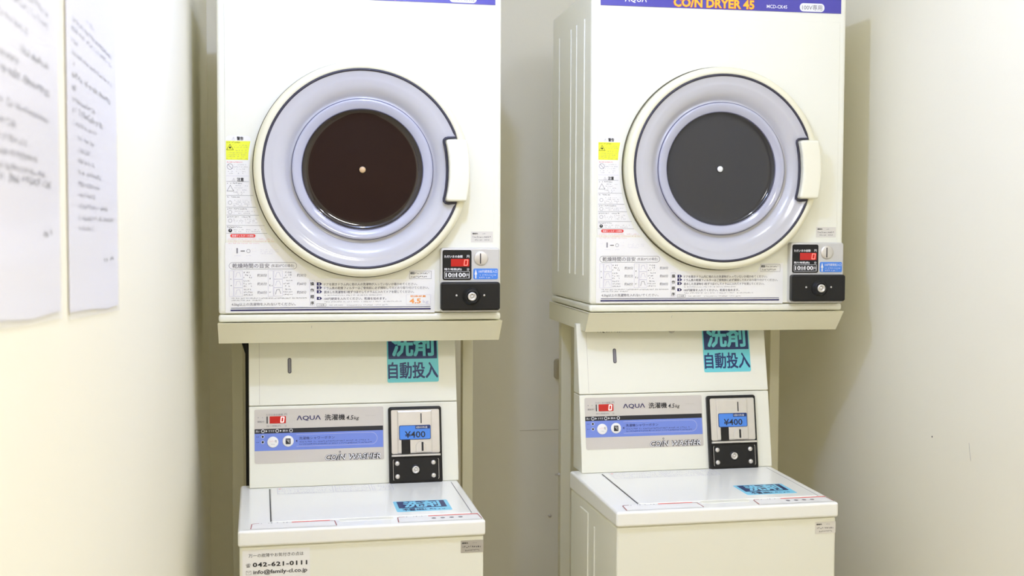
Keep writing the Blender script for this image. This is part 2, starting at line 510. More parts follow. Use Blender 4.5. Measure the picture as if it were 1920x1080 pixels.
def make_dryer(label, loc, rz):
    S = (DW / 2, DD / 2, 0)
    root = empty('coin_dryer', label, 'clothes dryer', loc, rz, 'coin dryers raised on stands')
    FP = Plane((0, 0, 0), (1, 0, 0), (0, 0, 1), (0, -1, 0))      # front face, c = outwards
    # cabinet
    b = MB()
    b.box(0, DW, 0, DD, 0.0195, DHT, CREAM, 0.007, 3)
    for y in (.0715, .158, .222, .364):
        for x0 in (-0.0022, DW - 0.0022):
            b.box(x0, x0 + .0044, y - .004, y + .004, .085, .70, CREAM, 0.002, 2)
    cab = b.build('cabinet', root, S)
    b = MB()
    b.box(0.016, DW - 0.016, -0.0012, 0.01, 0.0212, 0.7005, CREAM, 0.0011, 2)
    b.build('front_panel', root, S)
    b = MB()
    b.box(-0.0004, DW + 0.0004, -0.0006, DD, 0.0015, 0.0183, CREAM, 0.006, 3)
    b.build('bottom_rim', root, S)
    for x in (.05, DW - .05):
        for y in (.05, DD - .05):
            b = MB()
            b.lathe(Plane((0, 0, 0), (1, 0, 0), (0, 1, 0), (0, 0, 1)), x, y, [(0, 0), (.018, 0), (.018, .003), (0, .003)], RUBBER, 20)
            b.build('rubber_foot', root, S)
    # title strip with lettering
    b = MB()
    b.box(0.0215, 0.619, -0.0016, 0.002, 0.7207, 0.758, VIOLET)
    c = 0.0020
    b.text(FP, 'ΛQUΛ', .0795, .1325, .7283, .7445, c, WHITEI, bold=.012)
    b.text(FP, 'CO/N DRYER 45', .197, .399, .7222, .7452, c, REDI, bold=.055)
    b.text(FP, 'CO/N DRYER 45', .198, .398, .7230, .7444, c + .0004, GOLDI, bold=.032)
    b.text(FP, 'MCD-CK45', .4295, .481, .7275, .7358, c, WHITEI, bold=.01)
    b.poly(FP, rrect(.513, .576, .7228, .7425, .009), c, WHITEI)
    b.text(FP, '100V専用', .519, .570, .7262, .7392, c + .0003, GREYI, bold=.006)
    b.build('title_strip', root, S)
    # ---- door
    CX, CZ = .3172, .3420
    b = MB()
    b.lathe(FP, CX, CZ, [(.226, .002), (.2397, .005), (.2400, .022), (.2388, .030), (.2355, .0355), (.230, .0375), (.2235, .0375), (.2205, .0350), (.2205, .010), (.226, .002)], CREAM2, 128)
    door = b.build('door', root, S)
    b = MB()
    b.lathe(FP, CX, CZ, [(.2424, .0010), (.2424, .0028), (.2405, .0050), (.230, .0065)], GAPM, 128)  # dark ring coloured as the shade in the gap around the door
    b.build('door_gap_shade', door)
    b = MB()
    b.lathe(FP, CX, CZ, [(.2185, .0365), (.2140, .0355), (.2060, .0315), (.2000, .0312), (.1960, .0300), (.1880, .0275), (.1790, .0235), (.1710, .0165), (.1650, .0095), (.1620, .0080), (.1595, .0085), (.1570, .0120)], BOWL, 128)
    b.build('plastic_bowl', door)
    b = MB()
    b.lathe(FP, CX, CZ, [(.1570, .0125), (.1566, .0175), (.1545, .0190), (.1520, .0190), (.1480, .0180), (.1420, .0160), (.1375, .0130), (.1345, .0115)], RINGM, 128)
    b.build('window_ring', door)
    b = MB()
    b.lathe(FP, CX, CZ, [(.1580, .0134), (.1581, .0150), (.1572, .0160), (.1564, .0150)], EDGEL, 128)
    b.lathe(FP, CX, CZ, [(.1358, .0118), (.1358, .0128), (.1350, .0126), (.1345, .0105)], EDGEL, 128)
    b.build('ring_edge', door)
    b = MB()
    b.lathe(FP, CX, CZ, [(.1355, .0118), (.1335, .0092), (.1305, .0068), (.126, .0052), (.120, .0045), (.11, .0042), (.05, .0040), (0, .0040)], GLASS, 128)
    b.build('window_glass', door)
    b = MB()
    b.lathe(FP, .3165, .3418, [(.0070, .003), (.0070, .0062), (.0060, .0074), (0, .0078)], BOLT, 24)
    b.lathe(FP, .3165, .3418, [(.0084, .0038), (.0084, .0050), (.0070, .0054)], BLACKP, 24)
    b.build('centre_bolt', door)
    # gasket: circle broken by the notch that follows the handle
    P = []
    t1 = math.asin(.0735 / .2195)
    n = 110
    for k in range(n + 1):
        t = t1 + (2 * math.pi - 2 * t1) * k / n
        P.append((CX + .2195 * math.cos(t), CZ + .2195 * math.sin(t)))
    zc = CZ - .001
    notch = [(.506, -.0735), (.5000, -.0722), (.4965, -.0685), (.4962, -.064), (.4985, -.055), (.5015, -.038), (.5033, -.018), (.5038, 0),
             (.5033, .018), (.5015, .038), (.4985, .055), (.4962, .064), (.4965, .0685), (.5000, .0722), (.506, .0735)]
    P += [(x, zc + z) for x, z in notch]
    b = MB()
    b.tube([FP(x, z, .0362) for x, z in P], .0029, RUBBER, 10, closed=True, nrm=(0, -1, 0))
    b.build('gasket', door)
    hp = [(.5045, -.069), (.5005, -.0665), (.5000, -.062), (.5022, -.052), (.5050, -.036), (.5066, -.018), (.5072, 0), (.5066, .018), (.5050, .036),
          (.5022, .052), (.5000, .062), (.5005, .0665), (.5045, .069), (.5440, .069), (.5465, .0665), (.5500, .048), (.5525, .026), (.5535, 0), (.5525, -.026), (.5500, -.048), (.5465, -.0665), (.5440, -.069)]
    b = MB()
    b.prism(FP, [(x, zc + z) for x, z in hp], .012, .054, HANDLE, 0.005, 3)
    b.build('door_handle', door)
    # ---- warning label column (follows the door outline)
    b = MB()
    c0, c1 = .0015, .0018
    def R(x0, x1, y0, y1, m, cc):
        b.rect(FP, fx(x0), fx(x1), fz(y1), fz(y0), cc, m)
    b.poly(FP, [(fx(x), fz(y)) for x, y in ((423, 450), (515, 450), (500, 437), (487, 410), (477, 380), (470, 345), (467, 315), (470, 270), (470, 258), (465, 254), (428, 254), (423, 258))], c0, LABEL)
    b.poly(FP, [(fx(x), fz(y)) for x, y in ((423.5, 300), (465, 300), (466, 285), (469.5, 264), (423.5, 264))], c1, YELLOW)
    def T(s, x0, x1, y0, y1, m, bold=0.0, cc=None):
        b.text(FP, s, fx(x0), fx(x1), fz(y1), fz(y0), cc or .0021, m, bold)
    T('⚠', 435, 440.5, 256.5, 262, GREYI)
    T('警告', 444, 456.5, 255.5, 262.5, BLACKI, .02)
    T('⚠', 435, 440.5, 333.5, 339, GREYI)
    T('注意', 444, 456.5, 332.5, 339.5, BLACKI, .02)
    def M_(x0, x1, y, h, m, seed, dens=.72):
        b.marks(FP, fx(x0), fx(x1), fz(y + h), h * .00117, .0021, m, seed, dens)
    M_(425, 453, 265.5, 2.6, BLACKI, 1, .9)
    b.line(FP, [(fx(425), fz(281)), (fx(437.5), fz(281)), (fx(431.2), fz(270.5))], .0008, .0021, BLACKI, True)
    b.disc(FP, fx(431.2), fz(276.8), .0022, .0021, BLACKI, 10)
    for k, (x0, x1, y) in enumerate(((436, 466, 271), (437, 466, 275), (440, 465, 281), (425, 464, 285.5), (425, 464, 289.5), (425, 461, 293), (425, 464, 296.5))):
        M_(x0, x1, y, 1.9, GREYI, 10 + k, .5)
    M_(425, 456, 303, 2.4, REDI, 20, .9)
    b.disc(FP, fx(431), fz(312.5), .0066, .0021, GREYI, 20, .0058)
    b.line(FP, [(fx(427), fz(308.5)), (fx(435), fz(316.5))], .0008, .0021, GREYI)
    for k, (x0, x1, y) in enumerate(((438, 464, 308), (438, 464, 312), (438, 464, 316), (425, 461, 320.5), (425, 461, 324))):
        M_(x0, x1, y, 1.9, GREYI, 30 + k, .45)
    b.line(FP, [(fx(423.5), fz(329.5)), (fx(466), fz(329.5))], .0006, .0021, PALEI)
    rows = [(342, 454, [347, 351, 355, 359, 362.5], 468, '△'), (368, 450, [374, 377.5, 381, 384.5], 476, 'o'), (390, 464, [395, 398.5], 481, 'o'),
            (405, 471, [409.5, 413, 416.5], 487, 'o'), (424.5, 453, [429.5, 433], 497, '!')]
    for k, (yt, xe, ys, xe2, sym) in enumerate(rows):
        b.line(FP, [(fx(424), fz(yt - 2)), (fx(xe2 - 2), fz(yt - 2))], .0006, .0021, GREYI)
        M_(425, xe, yt, 2.6, BLACKI, 50 + k, .9)
        ym = ys[0] + (ys[-1] - ys[0]) * .45
        if sym == '△':
            b.line(FP, [(fx(425), fz(358)), (fx(437.5), fz(358)), (fx(431.2), fz(347))], .0008, .0021, GREYI, True)
        elif sym == 'o':
            b.disc(FP, fx(430.5), fz(ym + 1), .0042, .0021, GREYI, 16, .0036)
        else:
            b.disc(FP, fx(430.5), fz(432), .0041, .0021, BLACKI, 16)
            b.rect(FP, fx(430), fx(431), fz(432.5), fz(429.5), .0024, WHITEI)
        for j, y in enumerate(ys):
            M_(437, xe2 - 3 - (j % 2) * 6, y, 1.9, GREYI, 60 + 7 * k + j, .5)
    b.line(FP, [(fx(423.5), fz(437.2)), (fx(500), fz(437.2))], .0006, .0021, GREYI)
    b.poly(FP, rrect(fx(430.5), fx(478), fz(445), fz(438.8), .0034), .0020, REDI)
    T('乾燥フィルターの掃除', 434, 474.5, 440.2, 443.8, WHITEI, .01, .0023)
    for j, (y, xe) in enumerate(((447, 512), (451, 515), (455, 485))):
        M_(427, xe, y, 2.1, PINKI, 90 + j, .8)
    b.build('warning_label', root, S)
    # ---- instruction panel along the bottom
    b = MB()
    b.poly(FP, [(fx(421), fz(586)), (fx(815), fz(586) - .004), (fx(815), fz(503) - .004), (fx(770), fz(503) - .004), (fx(760), fz(522) - .003), (fx(600), fz(522)), (fx(580), fz(510)), (fx(545), fz(482)), (fx(525), fz(462)), (fx(518), fz(455)), (fx(421), fz(455))], c0 - .0001, LABEL)
    b.rect(FP, fx(442), fx(444.5), fz(475), fz(465), .0021, GREYI)
    b.line(FP, [(fx(450.5), fz(470.5)), (fx(457), fz(470.5))], .0016, .0021, BLACKI)
    b.disc(FP, fx(464.5), fz(470.5), .0042, .0021, GREYI, 12, .0035)
    for j, (x0, x1, y) in enumerate(((428, 434, 466), (472, 480, 464), (472, 481, 470), (486, 524, 467.5), (487, 522, 471), (488, 513, 474.5), (438, 452, 478.5), (460, 470, 478.5))):
        M_(x0, x1, y, 1.7, PALEI, 110 + j, .8)
    b.line(FP, [p for p in rrect(fx(428), fx(556), fz(504.4), fz(492.3), .0070)], .0007, .0021, GREYI, True)
    T('乾燥時間の目安', 434, 504, 494, 502.5, GREYI, .008)
    T('(気温20℃の場合)', 507.5, 551, 495.2, 502, GREYI)
    # drying time table
    tab = [(428, 435.5, '綿'), (501.5, 511, '化')]
    for q, (xa, xb, _) in enumerate(tab):
        b.line(FP, [(fx(xa), fz(507.5)), (fx(xb), fz(507.5)), (fx(xb), fz(555)), (fx(xa), fz(555))], .0006, .0021, PALEI, True)
        xi = xb + 1.5
        for r in range(3):
            y0 = 507.5 + 15.8 * r
            b.line(FP, [(fx(xi), fz(y0)), (fx(xi + 16), fz(y0)), (fx(xi + 16), fz(y0 + 15.4)), (fx(xi), fz(y0 + 15.4))], .0006, .0021, PALEI, True)
            b.line(FP, [(fx(xi + 3), fz(y0 + 12)), (fx(xi + 5), fz(y0 + 4)), (fx(xi + 10), fz(y0 + 3)), (fx(xi + 13), fz(y0 + 11))], .0008, .0021, GREYI if (q, r) == (1, 2) else PALEI)
            for j in range(3):
                M_(xi + 18, xi + 36, y0 + 1.5 + 4.8 * j, 3.2, GREYI, 130 + q * 20 + r * 4 + j, .75)
            T(['約30分', '約35分', '約60分', '約30分', '約60分', '約50分'][q * 3 + r], xi + 44, xi + 62, y0 + 5.5, y0 + 11.5, GREYI)
        for j, ch in enumerate(['木', '綿'] if q == 0 else ['化', '合', '繊']):
            M_(xa + 2, xb - 1.5, 521 + 12 * j, 3.8, GREYI, 180 + q * 5 + j, 1)
    M_(432, 576, 557.3, 2.2, BLACKI, 190, .9)
    M_(432, 492, 561.3, 2.2, BLACKI, 191, .9)
    T('4.5kg以上の洗濯物を入れないでください。', 432, 554, 567.3, 574.2, GREYI, .004)
    # operating steps
    b.line(FP, [(fx(580.5), fz(525.5)), (fx(590), fz(525.5)), (fx(590), fz(573)), (fx(580.5), fz(573))], .0006, .0021, PALEI, True)
    for j, ch in enumerate('操作順序'):
        T(ch, 582, 589, 528.5 + 12.2 * j, 535.5 + 12.2 * j, BLACKI, .01)
    steps = [(531, 782, 'ドアを開きドラム内に他の人の洗濯物が入っていないか確かめてください。', '1'),
             (538, 804, 'ドラム奥の乾燥フィルターはご使用前に必ず掃除して元どおり取り付けてください。', '2'),
             (545.5, 776, '脱水した洗濯物を1枚ずつほぐしてドラムに入れてドアを閉じてください。', '3'),
             (558, 724, '100円硬貨を入れてください。乾燥を始めます。', '4')]
    for y, xe, s_, nm in steps:
        dz = -(600 - 430) * 0.5e-5
        b.poly(FP, [(fx(594), fz(y + 2.9, 600)), (fx(600.5), fz(y + 2.9, 600)), (fx(604), fz(y, 600)), (fx(600.5), fz(y - 2.9, 600)), (fx(594), fz(y - 2.9, 600))], .0021, NAVYI)
        b.text(FP, nm, fx(597.8 if nm == '1' else 597), fx(599 if nm == '1' else 599.8), fz(y + 2, 600), fz(y - 2, 600), .0024, WHITEI, .02)
        b.text(FP, s_, fx(607.5), fx(xe), fz(y + 2.6, 700), fz(y - 2.6, 700), .0021, GREYI, .006)
    for j, (y, xe) in enumerate(((551.5, 718), (564.3, 753))):
        b.marks(FP, fx(608), fx(xe), fz(y + 1.2, 680), .0026, .0021, GREYI, 210 + j, .85)
    b.line(FP, [(fx(594), fz(568.5, 600)), (fx(611), fz(568.5, 600)), (fx(611), fz(573.5, 600)), (fx(594), fz(573.5, 600))], .0006, .0021, GREYI, True)
    b.text(FP, 'ご注意', fx(597), fx(608), fz(572.8, 600), fz(569.3, 600), .0021, GREYI)
    b.marks(FP, fx(617), fx(729), fz(572.3, 680), .0026, .0021, GREYI, 214, .85)
    b.rect(FP, fx(431), fx(807), .0322, .0335, .0021, NAVYI)
    b.rect(FP, fx(430), fx(807.5), .0262, .0296, .0021, NAVYI)
    # small boxed note under the door
    b.line(FP, [(fx(768), .1140), (fx(808.5), .1140), (fx(808.5), .0965), (fx(768), .0965)], .0006, .0021, GREYI, True)
    b.rect(FP, fx(769.5), fx(777), .1068, .1117, .0021, BLACKI)
    b.text(FP, '注意', fx(770.5), fx(776), .1077, .1108, .0024, WHITEI)
    b.marks(FP, fx(778.5), fx(807), .1068, .0046, .0021, BLACKI, 220, 1)
    b.marks(FP, fx(770), fx(805), .0992, .0042, .0021, BLACKI, 221, .85)
    b.build('instruction_panel', root, S)
    # ---- small foil sticker
    b = MB()
    b.box(.5639, .6150, -.0016, .001, .1795, .2045, PALEL)
    FS = FP
    b.text(FS, '連絡先', .567, .580, .1978, .2015, .0019, BLACKI, .02)
    b.marks(FS, .587, .600, .198, .0028, .0019, GREYI, 231, .9)
    b.marks(FS, .567, .612, .190, .0038, .0019, BLACKI, 232, .95)
    b.marks(FS, .5725, .607, .1835, .0034, .0019, BLACKI, 233, .9)
    b.build('foil_sticker', root, S)
    # ---- coin box
    b = MB()
    b.prism(FP, rrect(.4915, .6278, .0205, .1672, .006), .0, .020, SILVER, .0035, 3)
    cb = b.build('coin_box', root, S)
    b = MB()
    b.prism(FP, rrect(.4957, .5622, .0940, .1622, .0045), .019, .0215, BLACKP, .0008, 1)
    h = .0218
    b.text(FP, 'ただいまの金額', .4995, .5415, .1445, .1505, h, WHITEI, .015)
    b.text(FP, '円', .5512, .5570, .1445, .1505, h, WHITEI, .01)
    b.rect(FP, .5147, .5570, .1248, .1420, h, REDW)
    b.zero(FP, .5455, .5530, .1275, .1397, .0019, h + .0004, DIGIT)
    b.text(FP, '残り時間(約)', .4995, .5395, .1150, .1212, h, WHITEI, .015)
    b.text(FP, '分', .5512, .5570, .1150, .1212, h, WHITEI, .01)
    b.line(FP, [(.5000, .0980), (.5575, .0980), (.5575, .1132), (.5000, .1132)], .0007, h, WHITEI, True)
    b.text(FP, '10', .5025, .5165, .1005, .1105, h, WHITEI, .03)
    b.text(FP, '分/', .5170, .5260, .1005, .1100, h, WHITEI, .02)
    b.text(FP, '100', .5265, .5490, .1005, .1105, h, WHITEI, .03)
    b.text(FP, '円', .5500, .5565, .1000, .1085, h, WHITEI, .01)
    b.build('display', cb)
    b = MB()
    b.lathe(FP, .5842, .1434, [(.0165, .0195), (.0165, .0215), (.0155, .0228), (.012, .0238), (0, .0240)], STEEL, 40)
    b.prism(FP, rrect(.5812, .5836, .1310, .1550, .001), .0235, .0244, BLACKI)
    b.build('coin_slot', cb)
    b = MB()
    b.prism(FP, rrect(.5664, .6235, .0955, .1200, .0035), .0195, .0206, BLUEL)
    b.poly(FP, [(.5690, .1065), (.5722, .1185), (.5754, .1065), (.5736, .1065), (.5736, .0972), (.5708, .0972), (.5708, .1065)], .0209, WHITEI)
    b.text(FP, '100円硬貨投入口', .5785, .6215, .1100, .1165, .0209, WHITEI, .004)
    b.marks(FP, .5800, .6205, .1035, .0036, .0209, WHITEI, 241, .85)
    b.marks(FP, .5800, .6140, .0980, .0036, .0209, WHITEI, 242, .85)
    b.build('guide_label', cb)
    b = MB()
    b.prism(FP, rrect(.4902, .6265, .0252, .0896, .006), .019, .036, BLACKP, .004, 3)
    lc = b.build('lock_cover', cb)
    b = MB()
    b.lathe(FP, .5598, .0574, [(.0200, .0355), (.0195, .039), (.0165, .040), (.0155, .045), (.0125, .047), (.0112, .0445), (.0112, .041)], BLACKP, 48)
    b.build('lock_collar', cb)
    b = MB()
    b.lathe(FP, .5598, .0574, [(.0098, .041), (.0098, .0475), (.0090, .0485), (.0055, .0485), (.0052, .0465), (.0030, .0465), (.0030, .0485), (0, .0485)], STEEL, 32)
    b.rect(FP, .5592, .5604, .0614, .0634, .0487, BLACKI)
    b.build('lock_cylinder', cb)
    for x in (.5257, .5893):
        b = MB()
        b.lathe(FP, x, .0596, [(.0024, .0355), (.0022, .0368), (0, .0372)], STEEL, 12)
        b.build('screw', cb)
    return root

DL0, DLA = (-0.1301, 2.7102, EYE - 0.2043), -0.0004
DR0, DRA = (0.7212, 2.7298, EYE - 0.1904), -0.0264
dryer_l = make_dryer('cream coin dryer with brownish dark window and orange capacity sticker, beside the wall with notices',
                     local_loc(DL0, DLA, DW / 2, DD / 2), DLA)
dryer_r = copy_tree(dryer_l)
dryer_r['label'] = 'cream coin dryer with plain grey window, ribbed side showing and no orange sticker'
dryer_r.location = local_loc(DR0, DRA, DW / 2, DD / 2)
dryer_r.rotation_euler = (0, 0, DRA)
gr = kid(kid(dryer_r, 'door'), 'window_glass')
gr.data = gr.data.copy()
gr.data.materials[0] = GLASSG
br = kid(kid(dryer_r, 'door'), 'centre_bolt')
br.data = br.data.copy()
br.data.materials[0] = BOLTW
# the orange capacity sticker exists on the first dryer only
FP = Plane((-DW / 2, -DD / 2, 0), (1, 0, 0), (0, 0, 1), (0, -1, 0))
b = MB()
b.prism(FP, rrect(.4148, .4712, .0375, .0612, .001), .0014, .0020, LABEL)
b.line(FP, rrect(.4153, .4707, .0380, .0607, .001), .0005, .0022, PALEI, True)
b.text(FP, '乾燥容量', .4245, .4600, .0545, .0590, .0022, ORANGEI, .015)
b.text(FP, '4.5', .4225, .4485, .0402, .0515, .0022, ORANGEI, .03)
b.text(FP, 'kg', .4530, .4660, .0392, .0480, .0022, PALEI, .01)
b.build('capacity_sticker', dryer_l)

# ------------------------------------------------------------------ dryer stands
def make_stand(label, loc, rz, floor_z):
    S = (DW / 2, DD / 2, 0)
    root = empty('dryer_stand', label, 'appliance stand', loc, rz, 'cream steel dryer stands')
    b = MB()
    x0, x1, yb = -.002, .637, .47
    b.box(x0, x1, -.004, yb, -.0045, -.0005, STANDM, .001, 1)
    # sloped front apron and side aprons (folded sheet)
    XP = Plane((0, 0, 0), (0, 1, 0), (0, 0, 1), (1, 0, 0))
    b.prism(XP, [(-.0065, -.0006), (-.0045, -.0006), (.042, -.0480), (.0385, -.0490)], x0, x1, STANDM)
    for xa, xb in ((x0, x0 + .002), (x1 - .002, x1)):
        b.prism(XP, [(-.0055, -.001), (yb, -.001), (yb, -.0480), (.0395, -.0480)], xa, xb, STANDM)
    # a small paint chip in the apron
    AP = Plane((0, -.0065, -.0006), (1, 0, 0), (0, .045, -.0484), (0, -.0484, -.045))
    b.line(AP, [(.2033, .010), (.2026, .013), (.2030, .018)], .0005, .0004, GREYI)
    b.build('shelf_tray', root, S)
    for xa, xb in ((.013, .041), (.603, .631)):
        b = MB()
        b.box(xa, xb, .380, .413, floor_z + .003, -.0046, STANDM, .002, 2)
        p = b.build('post', root, S)
        b = MB()
        b.box(xa - .012, xb + .012, .365, .428, floor_z, floor_z + .004, STANDM, .001, 1)
        b.build('foot_plate', p)
    b = MB()
    b.box(.0412, .6028, .388, .405, floor_z + .12, floor_z + .16, STANDM, .002, 2)
    b.build('cross_bar', root, S)
    return root

st_l = make_stand('cream steel stand carrying the dryer with the orange capacity sticker', local_loc(DL0, DLA, DW / 2, DD / 2), DLA, -DL0[2])
st_r = make_stand('cream steel stand carrying the dryer with the plain grey window, bolt on its post', local_loc(DR0, DRA, DW / 2, DD / 2), DRA, -DR0[2])
b = MB()
SP = Plane((.013 - DW / 2, .397 - DD / 2, 0), (0, -1, 0), (0, 0, 1), (-1, 0, 0))
b.lathe(SP, 0, -.4665, [(.0055, 0), (.0055, .003), (.0025, .004), (.0025, .012), (0, .0125)], STEEL, 12)
b.build('bolt', kid(st_r, 'post'), (0, 0, 0))

# ------------------------------------------------------------------ coin washer (local origin: front edge of the lid top)
WW, WD = .5064, .396
DLY, SY, SZ, TY, TZ_, DZ0 = .3556, .0303, .1862, .0599, .3323, .0101
def make_washer(label, loc, rz, floor_z, contact):
    S = (WW / 2, WD / 2, floor_z)
    root = empty('coin_washer', label, 'washing machine', loc, rz, 'coin washers under the dryers')
    XP = Plane((0, 0, 0), (0, 1, 0), (0, 0, 1), (1, 0, 0))
    FP = Plane((0, .007, 0), (1, 0, 0), (0, 0, 1), (0, -1, 0))
    # cabinet
    b = MB()
    b.box(.003, WW - .003, .007, WD, floor_z + .03, -.0335, CREAM, .005, 3)
    for xx in (.003, WW - .003):
        b.box(xx - .0018, xx + .0018, .180, .186, floor_z + .10, -.075, CREAM, .0015, 2)
        b.box(xx - .0022, xx + .0022, .234, .305, floor_z + .10, -.055, CREAM, .002, 2)
    b.build('cabinet', root, S)
    for x in (.05, WW - .05):
        for y in (.06, WD - .06):
            b = MB()
            b.lathe(Plane((0, 0, 0), (1, 0, 0), (0, 1, 0), (0, 0, 1)), x, y, [(0, floor_z), (.022, floor_z), (.018, floor_z + .031), (0, floor_z + .031)], RUBBER, 20)
            b.build('rubber_foot', root, S)
    # lid frame
    t = bmesh.new()
    P = [(0, -.0325), (0, -.0), (DLY, DZ0), (WD, DZ0), (WD, -.0325)]
    lo = [t.verts.new((0, y, z)) for y, z in P]
    hi = [t.verts.new((WW, y, z)) for y, z in P]
    t.faces.new(lo[::-1]); t.faces.new(hi)
    for i in range(5):
        t.faces.new((lo[i], lo[(i + 1) % 5], hi[(i + 1) % 5], hi[i]))
    bmesh.ops.recalc_face_normals(t, faces=list(t.faces))
    bmesh.ops.bevel(t, geom=list(t.edges), offset=.0055, segments=4, profile=.5, affect='EDGES')
    b = MB()
    b.merge(t, LIDM)
    b.build('top_frame', root, S)
    sl = Vector((0, DLY, DZ0)).normalized()
    LP = Plane((0, 0, 0), (1, 0, 0), sl)
    # lid
    b = MB()
    b.prism(LP, rrect(.068, .486, .060, .350, .006), -.001, .0016, LIDM, .0012, 2)
    b.prism(LP, rrect(.205, .318, .040, .0595, .008), -.001, .0008, CREAM, .0006, 1)
    lid = b.build('lid', root, S)
    b = MB()
    b.rect(LP, .0646, .0672, .062, .343, .0007, BLACKP)
    b.build('lid_gap', lid)
    b = MB()
    b.rect(LP, .4865, .4880, .062, .343, .0007, GREYI)
    b.build('lid_gap', lid)
    # turquoise detergent sticker on the lid
    b = MB()
    c = .0019
    b.prism(LP, rrect(.3305, .4505, .0885, .1765, .004), .0014, c, CYANL)
    b.rect(LP, .338, .4425, .1165, .172, c + .0003, NAVYB)
    b.text(LP, '洗剤', .350, .431, .119, .169, c + .0006, CYANL, .030)
    b.text(LP, '不要', .3440, .3715, .0925, .1120, c + .0004, NAVYI, .02)
    b.text(LP, '自動投入', .3740, .3960, .0945, .1090, c + .0004, NAVYI, .01)
    b.marks(LP, .402, .444, .0965, .009, c + .0004, NAVYI, 301, .8)
    b.build('detergent_sticker', root, S)
    # printed instructions at the rear of the lid
    b = MB()
    for q, (xa, xb) in enumerate(((.083, .208), (.214, .292), (.298, .345))):
        for j in range(5):
            b.marks(LP, xa + .002, xb - .002, .345 - .0105 * (j + 1) - .003, .0062, .0019, PALEI, 310 + q * 9 + j, .75)
        b.line(LP, [(xa, .2865), (xb, .2865), (xb, .3455), (xa, .3455)], .0010, .0019, PALEI, True)
    b.disc(LP, .0885, .335, .0035, .0020, PINKI, 12)
    b.build('lid_instructions', root, S)
    # caution stickers along the front edge
    c = .0006
    for x0, x1, xr0, xr1, dots in ((.0255, .1985, .108, .186, 0), (.3250, .5010, .392, .499, 4)):
        b = MB()
        b.poly(LP, [(x0, .011), (x1, .011), (x1 - .002, .049), (x1 - .008, .0525), (x0 + .006, .0525), (x0 + .001, .047)], c, LABEL)
        b.line(LP, [(x0, .012), (x0 + .002, .047), (x0 + .007, .0515), (x0 + .016, .0515)], .0018, c + .0003, MAROON)
        b.rect(LP, xr0, xr1, .0485, .0535, c + .0003, REDI)
        b.line(LP, [(x1 - .012, .0515), (x1 - .003, .0470), (x1 - .001, .012)], .0018, c + .0003, MAROON)
        b.marks(LP, x0 + .018, xr0 - .003, .0475, .006, c + .0003, GREYI, 330, .8)
        for k in range(dots):
            b.disc(LP, .401 + .019 * k, .0315, .0050, c + .0003, GREYI, 12)
        b.build('caution_sticker', root, S)
    # ---- control housing
    x0, x1 = .0201, .5082
    b = MB()
    L1 = math.hypot(SY, SZ)
    t = bmesh.new()
    HB = .440                                     # the housing reaches a little behind the cabinet
    P = [(DLY, DZ0 + .0005), (DLY + SY, DZ0 + SZ - .0008), (HB, DZ0 + SZ - .0008), (HB, DZ0 + .0005)]
    def hexa(P, xa, xb, bev):
        t = bmesh.new()
        lo = [t.verts.new((xa, y, z)) for y, z in P]
        hi = [t.verts.new((xb, y, z)) for y, z in P]
        t.faces.new(lo[::-1]); t.faces.new(hi)
        for i in range(4):
            t.faces.new((lo[i], lo[(i + 1) % 4], hi[(i + 1) % 4], hi[i]))
        bmesh.ops.recalc_face_normals(t, faces=list(t.faces))
        bmesh.ops.bevel(t, geom=list(t.edges), offset=bev, segments=3, profile=.5, affect='EDGES')
        return t
    b.merge(hexa(P, x0, x1, .0025), CREAM)
    cp = b.build('control_panel', root, S)
    zt = .366
    yt = DLY + SY + (TY - SY) * (zt - DZ0 - SZ) / (TZ_ - SZ)
    b = MB()
    b.merge(hexa([(DLY + SY + .0002, DZ0 + SZ + .0006), (yt, zt), (HB, zt), (HB, DZ0 + SZ + .0006)], x0, x1, .0025), CREAM)
    up_ = b.build('detergent_unit', root, S)
    PP = Plane((0, DLY, DZ0), (1, 0, 0), (0, SY, SZ), (0, -SZ, SY))
    UP = Plane((0, DLY + SY, DZ0 + SZ), (1, 0, 0), (0, TY - SY, TZ_ - SZ), (0, -(TZ_ - SZ), TY - SY))
    # detergent unit details
    b = MB()
    b.prism(UP, rrect(.1095, .1178, .0750, .1110, .0040), .0002, .0011, RUBBER, .0004, 1)
    b.prism(UP, rrect(.1108, .1166, .0766, .1094, .0028), .0008, .0013, GREYI)
    b.build('level_window', up_)
    b = MB()
    b.prism(UP, rrect(.3425, .4655, .0480, .176, .004), .0002, .0007, CYAN)
    b.rect(UP, .3455, .4625, .1040, .1735, .0010, NAVYB)
    b.text(UP, '洗剤', .3535, .4555, .1095, .1690, .0013, CYAN, .026)
    b.text(UP, '自動投入', .3445, .4640, .0565, .0965, .0010, NAVYB, .018)
    b.build('detergent_label', up_)
    b = MB()
    b.text(UP, 'ΛQUΛ', .0727, .1100, .1500, .1610, .0004, BLACKI, .02)
    b.marks(UP, .1145, .1390, .1505, .0060, .0004, GREYI, 341, .95)
    b.rect(UP, .0440, .0446, .004, .170, .0003, GREYL)
    b.build('unit_marking', up_)
    b = MB()
    b.lathe(UP, .2630, .1545, [(.008, 0), (.008, .004), (.006, .006), (0, .006)], GREYL, 16)
    b.build('unit_knob', up_)
    # nameplate
    b = MB()
    h0, h = .0002, .0007
    b.prism(PP, rrect(.0325, .3310, .0565, .1810, .004), h0, h, NAMEP)
    h += .0002
    b.rect(PP, .0325, .3295, .1252, .1358, h, BLACKI)
    b.rect(PP, .0325, .3295, .0855, .1252, h, BLUEB)
    h += .0003
    b.text(PP, 'ただいまの金額', .0590, .0970, .1660, .1705, h, GREYI)
    b.text(PP, '円', .1010, .1065, .1660, .1710, h, GREYI)
    b.text(PP, '残り時間(約)', .0600, .0930, .1395, .1440, h, GREYI)
    b.text(PP, '分', .1010, .1060, .1395, .1440, h, GREYI)
